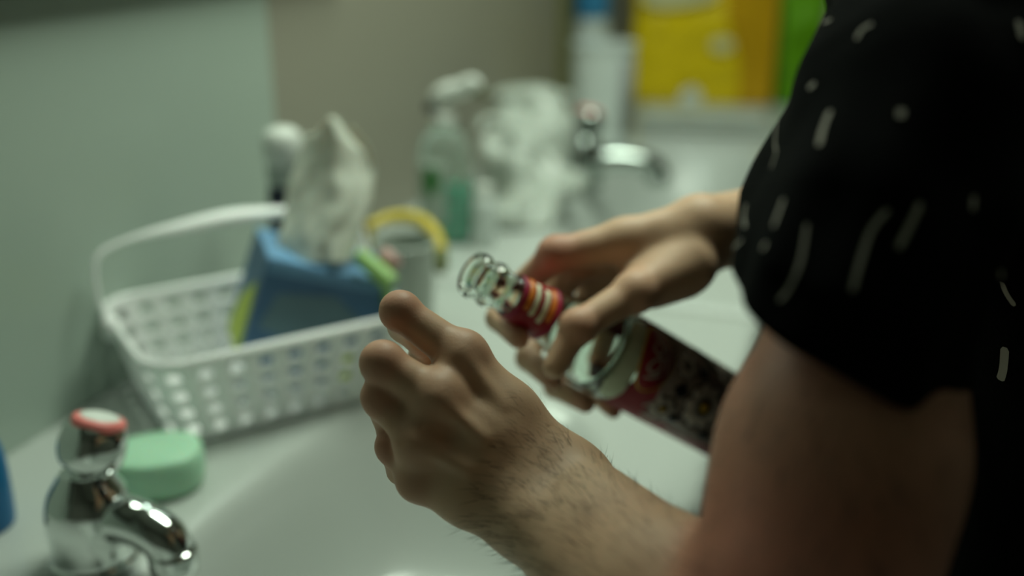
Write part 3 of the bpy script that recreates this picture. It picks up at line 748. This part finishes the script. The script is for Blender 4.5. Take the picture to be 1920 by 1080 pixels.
# neck label
def nr(z): return float(np.interp(z, [.033, .038, .060, .074], [.0150, .0165, .0185, .0205]))
cyl_decal('neck_label', [(-50, 37), (50, 37), (50, 71), (-50, 71)], M['lred'], bt, .0005, nr)
nk = [o for o in bt.children if o.name.startswith('neck_label')][0]
cyl_decal('magenta_band', [(-50, 37), (50, 37), (50, 40.5), (-50, 40.5)], M['lpink'], nk, .0008, nr)
cyl_decal('magenta_band', [(-50, 67), (50, 67), (50, 70.5), (-50, 70.5)], M['lpink'], nk, .0008, nr)
cyl_decal('orange_bar', A([(-24, 41.5), (4, 41.5), (4, 46.5), (-24, 46.5)]), M['lorange'], nk, .0008, nr)
cyl_decal('orange_bar', A([(-24, 61.5), (4, 61.5), (4, 66), (-24, 66)]), M['lorange'], nk, .0008, nr)
cyl_decal('white_bar', A([(-22, 47.8), (6, 47.8), (6, 51.8), (-22, 51.8)]), M['lcream'], nk, .0008, nr)
cyl_decal('white_bar', A([(-20, 56), (8, 56), (8, 60), (-20, 60)]), M['lcream'], nk, .0008, nr)

# ------------------------------------------------------------------ the person
fdir = Vector((-math.cos(ANG), math.sin(ANG), 0)); rdir = Vector((math.sin(ANG), math.cos(ANG), 0))
SL = P(1766, -40, .53); SR = SL+rdir*.37+Vector((.03, 0, .01)); mid = (SL+SR)/2
person = thing('person', 'person in a black short-sleeved shirt with white dashes, holding a bottle over the basin', 'person', (mid.x+.10, mid.y, 0))
POS = Vector(person.location)
EL = P(1474, 1345, .415); W1, W2 = P(1062, 908, .580), P(994, 965, .565)
fld = Field(axis_grid([(-.12, .20, .0017), (.20, .66, .005)]), axis_grid([(.28, .44, .0035), (.44, .88, .0017), (.88, 1.16, .005)]), axis_grid([(.76, .87, .004), (.87, 1.13, .0017), (1.13, 1.74, .005)]))
cap = fld.cap
# torso
hip = Vector((POS.x+.02, POS.y, .93))-fdir*.045; chest = mid+Vector((.035, 0, -.10))-fdir*.035
cap(SL+rdir*.05+Vector((.02, 0, -.03)), SR-rdir*.05+Vector((0, 0, -.03)), .05, .05, .04)
cap(chest+rdir*.07, hip+rdir*.06, .095, .088, .05); cap(chest-rdir*.07, hip-rdir*.06, .095, .088, .05)
hip2 = hip-Vector((0, 0, .10)); cap(hip+rdir*.06, hip2+rdir*.06, .088, .088, .05); cap(hip-rdir*.06, hip2-rdir*.06, .088, .088, .05)
# neck, head
HC = mid+fdir*.10+Vector((0, 0, .25)); cap(mid+Vector((0, 0, .02)), HC-Vector((0, 0, .07))-fdir*.03, .052, .047, .03)
Rh = Matrix((rdir, fdir, Vector((0, 0, 1)))).transposed()
fld.ell(HC+Vector((0, 0, .03)), (.076, .097, .095), Rh, .02); fld.ell(HC+fdir*.025-Vector((0, 0, .05)), (.058, .068, .068), Rh, .03)
cap(HC+fdir*.098+Vector((0, 0, .015)), HC+fdir*.118-Vector((0, 0, .022)), .008, .014, .012)
for sg2 in (-1, 1):
    fld.ell(HC+rdir*.078*sg2-Vector((0, 0, .01)), (.010, .020, .030), Rh, .008)
    fld.ell(HC+rdir*.031*sg2+fdir*.094+Vector((0, 0, .012)), (.018, .012, .012), Rh, .008, cut=True)
cap(HC+fdir*.096+rdir*.02-Vector((0, 0, .052)), HC+fdir*.096-rdir*.02-Vector((0, 0, .052)), .006, .006, .006)
# left arm (near)
cap(SL, SL*.6+EL*.4, .047, .043, .02); cap(SL*.6+EL*.4, SL*.3+EL*.7, .042, .047, .02); cap(SL*.3+EL*.7, EL, .047, .045, .02)
bi = SL*.42+EL*.58; cap(EL+(SL-EL)*.3+Vector((-.004, 0, 0)), EL+(SL-EL)*.15+Vector((-.004, 0, 0)), .043, .042, .02)
fm = (EL*.55+(W1+W2)*.5*.45)
cap(EL, fm, .042, .037, .02)
cap(fm+Vector((.006, 0, .006)), W1, .033, .0225, .015); cap(fm-Vector((.006, 0, .008)), W2, .033, .0220, .015)
cap(W1, W2, .0222, .0222, .012)
def chain(pts, rs, k=.004):
    for i in range(len(pts)-1): cap(pts[i], pts[i+1], rs[i], rs[i+1], k)
# near hand (left)
mcp = [P(866, 668, .588), P(822, 748, .573), P(790, 828, .572), P(788, 897, .579)]
wr = [W1, W1*.7+W2*.3, W1*.35+W2*.65, W2]
for i, (a, b_, r0, r1) in enumerate(zip(wr, mcp, (.021, .020, .020, .021), (.0125, .0128, .0122, .0115))):
    q = a*.45+b_*.55; cap(a, q, r0, .0165, .012); cap(q, b_, .0165, r1, .010)
cap(mcp[0], mcp[1], .0105, .0105, .012); cap(mcp[1], mcp[2], .0105, .0105, .012); cap(mcp[2], mcp[3], .0100, .0095, .012)
LF = [([mcp[0], P(750, 584, .590), P(757, 612, .622), P(790, 648, .635)], [.0122, .0102, .0092, .0075]),
      ([mcp[1], P(717, 681, .574), P(736, 746, .593), P(778, 778, .615)], [.0125, .0110, .0096, .0078]),
      ([mcp[2], P(716, 745, .580), P(738, 812, .600), P(785, 838, .618)], [.0118, .0102, .0090, .0074]),
      ([mcp[3], P(738, 838, .588), P(752, 882, .606), P(792, 896, .618)], [.0108, .0090, .0080, .0068])]
for pts, rs in LF: chain(pts, rs, .0035)
# bony bumps at knuckles, thenar, thumb on the far side
for q, r in ((mcp[0], .0136), (mcp[1], .0140), (mcp[2], .0132), (mcp[3], .0120)): cap(q+Vector((0, -.002, .0015)), q+Vector((.001, -.002, .0015)), r, r, .006)
for pts, rs in LF: cap(pts[1]+Vector((0, 0, .0005)), pts[1]+Vector((.0004, 0, .0005)), rs[1]+.0012, rs[1]+.0012, .004)
chain([P(1010, 862, .605), P(925, 775, .632), P(850, 712, .648), P(792, 668, .652)], [.022, .0155, .0115, .0095], .010)
cap(P(960, 880, .600), P(840, 790, .600), .022, .014, .012); cap(P(930, 930, .595), P(830, 880, .598), .020, .015, .012)
# tendons and ulna bump
for i, (a, b_) in enumerate(((W1, mcp[0]), (W1*.6+W2*.4, mcp[1]), (W1*.3+W2*.7, mcp[2]))):
    off = Vector((0, -.0175, .009)); cap(a*.40+b_*.60+off*.84, b_+off*.62, .0032, .0044, .005)
cap(P(1005, 985, .545), P(1015, 990, .545), .012, .011, .012)
# right arm (far)
ER = SR*0+Vector((.335, .945, 1.035)); WR = P(1318, 442, .812)
cap(SR, ER, .050, .042, .02); fr = ER*.55+WR*.45
cap(ER, fr, .041, .036, .02); cap(fr, WR+Vector((0, 0, .008)), .034, .0235, .015); cap(fr, WR-Vector((0, 0, .010))+Vector((0, .012, 0)), .033, .0225, .015)
cap(P(1318, 425, .812), P(1312, 470, .818), .0215, .021, .01)
RM = [P(1042, 478, .800), P(1078, 500, .826), P(1118, 530, .848), P(1158, 556, .866)]
RW = [P(1300, 425, .808), P(1300, 440, .822), P(1298, 458, .832), P(1296, 478, .838)]
for i, (a, b_) in enumerate(zip(RW, RM)):
    q = a*.5+b_*.5; cap(a, q, .0205, .0165, .012); cap(q, b_, .0165, .0128-.0004*i, .010)
RF = [([RM[0], P(962, 552, .822), P(934, 597, .797), P(972, 634, .765)], [.0125, .0105, .0095, .0082]),
      ([RM[1], P(1003, 612, .852), P(990, 672, .826), P(1035, 712, .796)], [.0125, .0108, .0098, .0084]),
      ([RM[2], P(1052, 672, .876), P(1040, 725, .850), P(1098, 757, .820)], [.0120, .0102, .0092, .0076]),
      ([RM[3], P(1120, 680, .892), P(1110, 735, .875), P(1150, 770, .850)], [.0108, .0090, .0080, .0068])]
for pts, rs in RF: chain(pts, rs, .0035)
for pts, rs in RF: cap(pts[0]+Vector((0, -.001, .002)), pts[0]+Vector((.001, -.001, .002)), .0135, .0135, .006)
# thumb: base mass, metacarpal, two phalanges laid on the bottle
TH = [P(1292, 498, .795), P(1190, 548, .772), P(1083, 612, .752), P(1040, 688, .748)]
chain(TH, [.0215, .0138, .0112, .0090], .006)
cap(P(1285, 470, .805), P(1200, 520, .795), .022, .016, .012); cap(P(1270, 520, .800), P(1225, 545, .790), .018, .013, .010)
cap(TH[1]+Vector((0, -.001, .001)), TH[1]+Vector((.001, -.001, .001)), .0152, .0152, .006); cap(TH[2], TH[2]+Vector((.001, 0, 0)), .0128, .0128, .005)
cap(P(1160, 505, .835), P(1240, 520, .825), .014, .018, .012)     # palm web behind thumb
body = fld.mesh('body', M['skin'], None, 2)
bp_ = fld.pos
# redness attribute
red = np.zeros(len(body.data.vertices), np.float32); co = np.empty(len(red)*3, np.float32); body.data.vertices.foreach_get('co', co); co = co.reshape(-1, 3)
spots = [(q, .014, .75) for q in mcp]+[(pts[1], .013, .9) for pts, rs in LF]+[(RM[0], .020, .9), (RM[1], .016, .7), (TH[1], .016, .55), (TH[2], .014, .75)]+[(pts[-1], .012, .5) for pts, rs in LF+RF]+[(pts[1], .014, .6) for pts, rs in RF]
for q, r, a in spots: red = np.maximum(red, a*np.exp(-((co-np.array(q))**2).sum(1)/(r*r)))
for a_, b_, r, a in ((EL, SL, .05, .75), (EL, fm, .05, .45)):
    a_ = np.array(a_); ab = np.array(b_)-a_; t_ = np.clip(((co-a_)@ab)/(ab@ab), 0, 1); dd = np.sqrt(((co-a_-t_[:, None]*ab)**2).sum(1)); red = np.maximum(red, a*np.clip(1-(dd-r)/.02, 0, 1)*np.clip(1.2-t_, 0, 1))
at_ = body.data.attributes.new('red', 'FLOAT', 'POINT'); at_.data.foreach_set('value', red)
def own(o):                                # parent under person keeping world coordinates of mesh data
    o.parent = person; o.matrix_parent_inverse = Matrix.Translation(POS).inverted(); return o
own(body)
del fld
# eyes and hair of the head
for s_ in (-1, 1):
    v, f = loft([ring(0, 0, .012*math.sin(a), .012*math.cos(a)+1e-5, .012*math.cos(a)+1e-5, 16) for a in np.linspace(-PI/2, PI/2, 9)])
    e = pydata('eye', v, f, M['eye']); e.location = HC+rdir*.031*s_+fdir*.083+Vector((0, 0, .012)); own(e)
hf = Field(*[axis_grid([(c-.15, c+.15, .004)]) for c in HC])
hf.ell(HC+Vector((0, 0, .045))-fdir*.008, (.084, .104, .096), Rh, .01)
hf.ell(HC+fdir*.085-Vector((0, 0, .03)), (.09, .075, .085), Rh, .012, cut=True); hf.ell(HC-Vector((0, 0, .09)), (.12, .14, .06), Rh, .015, cut=True)
own(hf.mesh('head_hair', M['hair'], None, 1))
# trousers and shoes (below the frame)
xs = POS.x+.06
tf = Field(axis_grid([(xs-.26, xs+.26, .009)]), axis_grid([(POS.y-.34, POS.y+.34, .009)]), axis_grid([(.03, .98, .009)]))
for s_ in (-1, 1):
    h0 = Vector((xs, POS.y, .88))+rdir*.085*s_; kn = h0+rdir*.03*s_+Vector((0, 0, -.48)); an = kn+rdir*.01*s_+Vector((.01, 0, -.40))
    tf.cap(h0, kn, .105, .072, .03); tf.cap(kn, an, .072, .055, .02); tf.cap(Vector((xs, POS.y, .86)), h0, .11, .11, .03)
own(tf.mesh('trousers', M['trousers'], None, 2))
for s_ in (-1, 1):
    sc_ = Vector((xs+.01, POS.y, 0))+rdir*.125*s_
    rings = []
    for hgt, k in ((.0005, .92), (.012, 1.0), (.03, .98), (.055, .82), (.075, .6), (.09, .5)):
        rr = []
        for i in range(28):
            a = 2*PI*i/28; l = .14*math.cos(a)*k; w_ = .048*math.sin(a)*k; sh = .045-.05*(hgt > .05)*(hgt-.04)*20*.6
            rr.append(sc_+fdir*(l+sh)+rdir*w_+Vector((0, 0, hgt)))
        rings.append(rr)
    v, f = loft(rings); own(pydata('shoe', v, f, M['shoe']))

# ---- shirt: torso + two sleeves, one garment mesh
def cloth_loft(rings_fn, nr_, nn, amp, seed):
    v = []; f = []
    for j in range(nr_+1):
        for i in range(nn):
            p, nrm, a_ = rings_fn(j/nr_, 2*PI*i/nn)
            v.append(p+nrm*(amp*a_*(noise.noise(p*9+Vector((seed, 0, 0)))+.5*noise.noise(p*22+Vector((0, seed, 0))))))
    for j in range(nr_):
        for i in range(nn):
            i2 = (i+1) % nn; f.append((j*nn+i, j*nn+i2, (j+1)*nn+i2, (j+1)*nn+i))
    return v, f
def interp(keys, t):
    for (a, A_), (b_, B_) in zip(keys, keys[1:]):
        if t <= b_+1e-9:
            q = (t-a)/(b_-a); q = q*q*(3-2*q)*.4+q*.6
            return [x+(y-x)*q for x, y in zip(A_, B_)]
    return keys[-1][1]
# near sleeve: keys (t, centre px, py, d, a-axis (image half vector px), b length m)
HEM = dict(c=P(1585, 585, .462))
skeys = [(0, (1840, -150, .56, 190, 60, .085)), (.25, (1765, 30, .53, 220, 5, .080)), (.45, (1695, 200, .505, 250, -15, .074)), (.7, (1630, 400, .480, 240, 50, .068)), (.88, (1596, 520, .466, 224, 95, .066)), (1.0, (1588, 582, .462, 220, 110, .066))]
def sleeve_near(t, a):
    cx, cy, d, hx, hy, bl = interp(skeys, t); c = P(cx, cy, d); av = P(cx+hx, cy+hy, d)-c
    ax_ = (P(interp(skeys, min(1, t+.02))[0], interp(skeys, min(1, t+.02))[1], interp(skeys, min(1, t+.02))[2])-P(*interp(skeys, max(0, t-.02))[:3])).normalized()
    bv = ax_.cross(av).normalized()
    toward = (Vector((0, 0, CZ))-c).normalized()
    if bv.dot(toward) < 0: bv = -bv
    k = max(0, (t-.45)/.55); bv = (bv*(1-k)+(toward+Vector((0, 0, -.36)))*k).normalized()
    r = 1+.02*math.sin(3*a+t*3)*t+.02*math.sin(7*a+5*t)+.010*math.sin(11*a-6*t)*t
    ca, sa = math.cos(a), math.sin(a); ee = 2/(2+.7*k)
    e = av*math.copysign(abs(ca)**ee, ca)*r+bv*bl*math.copysign(abs(sa)**ee, sa)*r
    return c+e, e.normalized(), 1
nn = 160
v1, f1 = cloth_loft(sleeve_near, 120, nn, .0095, 3.1)
# hem fold: turn inside
last = v1[-nn:]; cen = sum(last, Vector())/nn; ax_h = (cen-P(1640, 300, .49)).normalized()
b0 = len(v1)
for k, (dr, dz) in enumerate(((.990, .0012), (.972, .0005), (.965, -.006), (.955, -.03))):
    for p in last: v1.append(cen+(p-cen)*dr+ax_h*dz)
    o0 = (b0-nn)+k*nn
    f1 += [(o0+i, o0+(i+1) % nn, o0+nn+(i+1) % nn, o0+nn+i) for i in range(nn)]
# far sleeve
def sleeve_far(t, a):
    c = SR.lerp(ER, t*.62-.07)+Vector((0, 0, .012)); ax_ = (ER-SR).normalized(); e1 = ax_.cross(Vector((1, 0, 0))).normalized(); e2 = ax_.cross(e1)
    r = (.074+.014*t-.03*max(0, .12-t)/.12)*(1+.04*math.sin(5*a)); e = e1*math.cos(a)*r+e2*math.sin(a)*r; return c+e, e.normalized(), 1
v2, f2 = cloth_loft(sleeve_far, 30, 60, .006, 8)
# torso
tkeys = [(0, (.80, .20, .150)), (.25, (.95, .195, .148)), (.55, (1.08, .200, .145)), (.8, (1.20, .205, .135)), (.9, (1.275, .215, .115)), (.96, (1.335, .125, .085)), (1.0, (1.355, .066, .064))]
tb0 = Vector((hip.x, hip.y, 0))+fdir*.045; tb1 = Vector((mid.x, mid.y, 0))
def torso(t, a):
    z, rx, ry = interp(tkeys, t); c = tb0.lerp(tb1, min(1, (z-.8)/.5))+Vector((.035*(1-t), 0, z))-fdir*.045*min(1, max(0, (1.30-z)/.1))
    if t < .3: pass
    n4 = 2.4; ca, sa = math.cos(a), math.sin(a)
    e = rdir*rx*math.copysign(abs(ca)**(2/n4), ca)+fdir*ry*math.copysign(abs(sa)**(2/n4), sa)
    return c+e*(1+.02*math.sin(8*a+9*t)), e.normalized(), 1
v3, f3 = cloth_loft(torso, 110, 200, .010, 5)
vv = v1+v2+v3; ff = f1+[tuple(q+len(v1) for q in x) for x in f2]+[tuple(q+len(v1)+len(v2) for q in x) for x in f3]
shirt = own(pydata('shirt', vv, ff, M['shirt']))
# printed dashes laid on the cloth
bvh = BVHTree.FromPolygons([Vector(p) for p in vv], ff)
cam0 = Vector((0, 0, CZ)); SV = []; SF = []
def hit(px, py):
    d = (P(px, py, 1)-cam0).normalized(); r = bvh.ray_cast(cam0, d); return r[0], r[1], d
def lay(P_, w_):
    prev = None; k = len(P_)
    for i in range(k):
        p, n_ = P_[i]
        t_ = (P_[min(i+1, k-1)][0]-P_[max(i-1, 0)][0]).normalized(); s_ = t_.cross(n_).normalized()*w_/2*(1 if 0 < i < k-1 else .5)
        SV.extend([p+n_*.0006+s_, p+n_*.0006-s_]); b_ = len(SV)
        if i and (P_[i][0]-P_[i-1][0]).length < .02: SF.append((b_-4, b_-3, b_-1, b_-2))
DASH = [([(1494, 97), (1483, 135)], 6), ([(1477, 157), (1457, 193), (1443, 213)], 6), ([(1479, 190), (1460, 227), (1455, 267), (1457, 287), (1447, 317)], 6),
        ([(1545, 44), (1560, 38)], 8), ([(1637, 45), (1617, 57), (1607, 75)], 9), ([(1530, 157), (1517, 166)], 13), ([(1558, 208), (1545, 240), (1536, 275)], 12),
        ([(1690, 205), (1688, 222)], 16), ([(1471, 373), (1451, 427)], 7), ([(1401, 383), (1397, 407), (1399, 428)], 7), ([(1393, 450), (1380, 463), (1364, 478)], 8),
        ([(1438, 455), (1431, 470)], 8), ([(1513, 420), (1500, 493), (1480, 540), (1461, 565)], 8), ([(1665, 393), (1633, 433), (1610, 500), (1597, 547)], 11),
        ([(1725, 380), (1707, 420), (1683, 467)], 13), ([(1873, 507), (1885, 545), (1903, 573)], 12), ([(1885, 650), (1882, 690), (1876, 712)], 16), ([(1763, 938), (1758, 985), (1728, 1030)], 18),
        ([(1908, 40), (1915, 75)], 14), ([(1825, 368), (1822, 395)], 10)]
for pts, w_ in DASH:
    sm = smoothprof(pts, 5); L = []
    for x, y in sm:
        p, n_, d = hit(x, y)
        if p is None: continue
        if n_.dot(d) > 0: n_ = -n_
        L.append((p, n_))
    if len(L) > 2:
        SV, SF = [], []; lay(L, w_*.9*((L[0][0]-cam0).length)/F)
        o_ = pydata('printed_stroke', SV, SF, M['strokes'], shirt)
SV, SF = [], []
# the print goes on over the rest of the shirt
rnd = random.Random(3)
for _ in range(150):
    z = .82+.48*rnd.random(); a = 2*PI*rnd.random(); c = tb0.lerp(tb1, (z-.8)/.5)+Vector((.02, 0, z)); dirn = rdir*math.cos(a)+fdir*math.sin(a); L = []
    for k in range(7):
        cc = c+Vector((0, 0, -.006*k)); aa = a+.05*math.sin(k*.8+a*7); dn = rdir*math.cos(aa)+fdir*math.sin(aa)
        r = bvh.ray_cast(cc+dn*.45, -dn)
        if r[0] is None: continue
        q = r[0]-cam0; yc = q.y*sp+q.z*cp; dep = q.y*cp-q.z*sp
        if dep > 0:
            px, py = 960+F*q.x/dep, 540-F*yc/dep
            if px < 1925 and -10 < py < 1090 and r[1].dot(q) < 0 or (px < 1925 and -10 < py < 1090): L = []; break
        L.append((r[0], r[1] if r[1].dot(dn) > 0 else -r[1]))
    if len(L) > 3: lay(L, .0034)
pr = own(pydata('stroke_print', SV, SF, M['strokes'])); pr['kind'] = 'stuff'
pr.parent = shirt; pr.matrix_parent_inverse = Matrix()

# ---- arm hair: thin tapering blades
bb = BVHTree.FromPolygons([Vector(p) for p in co.astype(float)], [tuple(p.vertices) for p in body.data.polygons])
def hairs(name, pairs, cnt, length, width, m, seed, side=None):
    rn = random.Random(seed); V_ = []; F_ = []
    for _ in range(cnt):
        a, b_, r = rn.choice(pairs); t_ = rn.random(); c = a.lerp(b_, t_); ax_ = (b_-a).normalized()
        o1 = ax_.orthogonal().normalized(); o2 = ax_.cross(o1); th = 2*PI*rn.random(); dn = o1*math.cos(th)+o2*math.sin(th)
        h = bb.ray_cast(c+dn*(r+.06), -dn, .2)
        if h[0] is None or abs(h[1].dot(dn)) < .3: continue
        n_ = h[1] if h[1].dot(dn) > 0 else -h[1]; p = h[0]
        L = length*(.6+.8*rn.random()); g_ = (ax_*(.9)+n_*(.28+.35*rn.random())+Vector((rn.uniform(-.3, .3), rn.uniform(-.3, .3), rn.uniform(-.45, .1)))).normalized()
        sd = g_.cross(n_).normalized()*width/2; m1_ = p+g_*L*.5; e = p+g_*L+(-n_*.15+Vector((0, 0, -.15)))*L*.4; k = len(V_)
        V_ += [p-n_*.0005+sd, p-n_*.0005-sd, m1_-sd*.8, m1_+sd*.8, e]; F_ += [(k, k+1, k+2, k+3), (k+3, k+2, k+4)]
    o = pydata(name, V_, F_, m); o['kind'] = 'stuff'; return own(o)
Wm = (W1+W2)/2
hairs('arm_hair', [(EL, fm, .045), (fm, Wm, .04), (fm, Wm, .04), (Wm, (Wm+mcp[2])/2, .035)], 1500, .011, .00022, M['hair'], 4)
hairs('fair_arm_hair', [(fm, Wm, .04), (Wm, (Wm+mcp[2])/2, .035)], 420, .011, .00020, M['hairlight'], 5)
hairs('upper_arm_hair', [(SL.lerp(EL, .45), EL, .05)], 1300, .012, .00034, M['hair'], 6)
hairs('far_arm_hair', [(ER, WR, .04)], 350, .009, .0002, M['hair'], 9)

# square the room with the world axes (everything turned together, camera included)
RT = Matrix.Rotation(ANG, 4, 'Z')
for o in list(bpy.context.scene.objects):
    if o.parent is None:
        o.location = RT @ o.location; e_ = o.rotation_euler.to_matrix().to_4x4(); o.rotation_euler = (RT @ e_).to_euler()
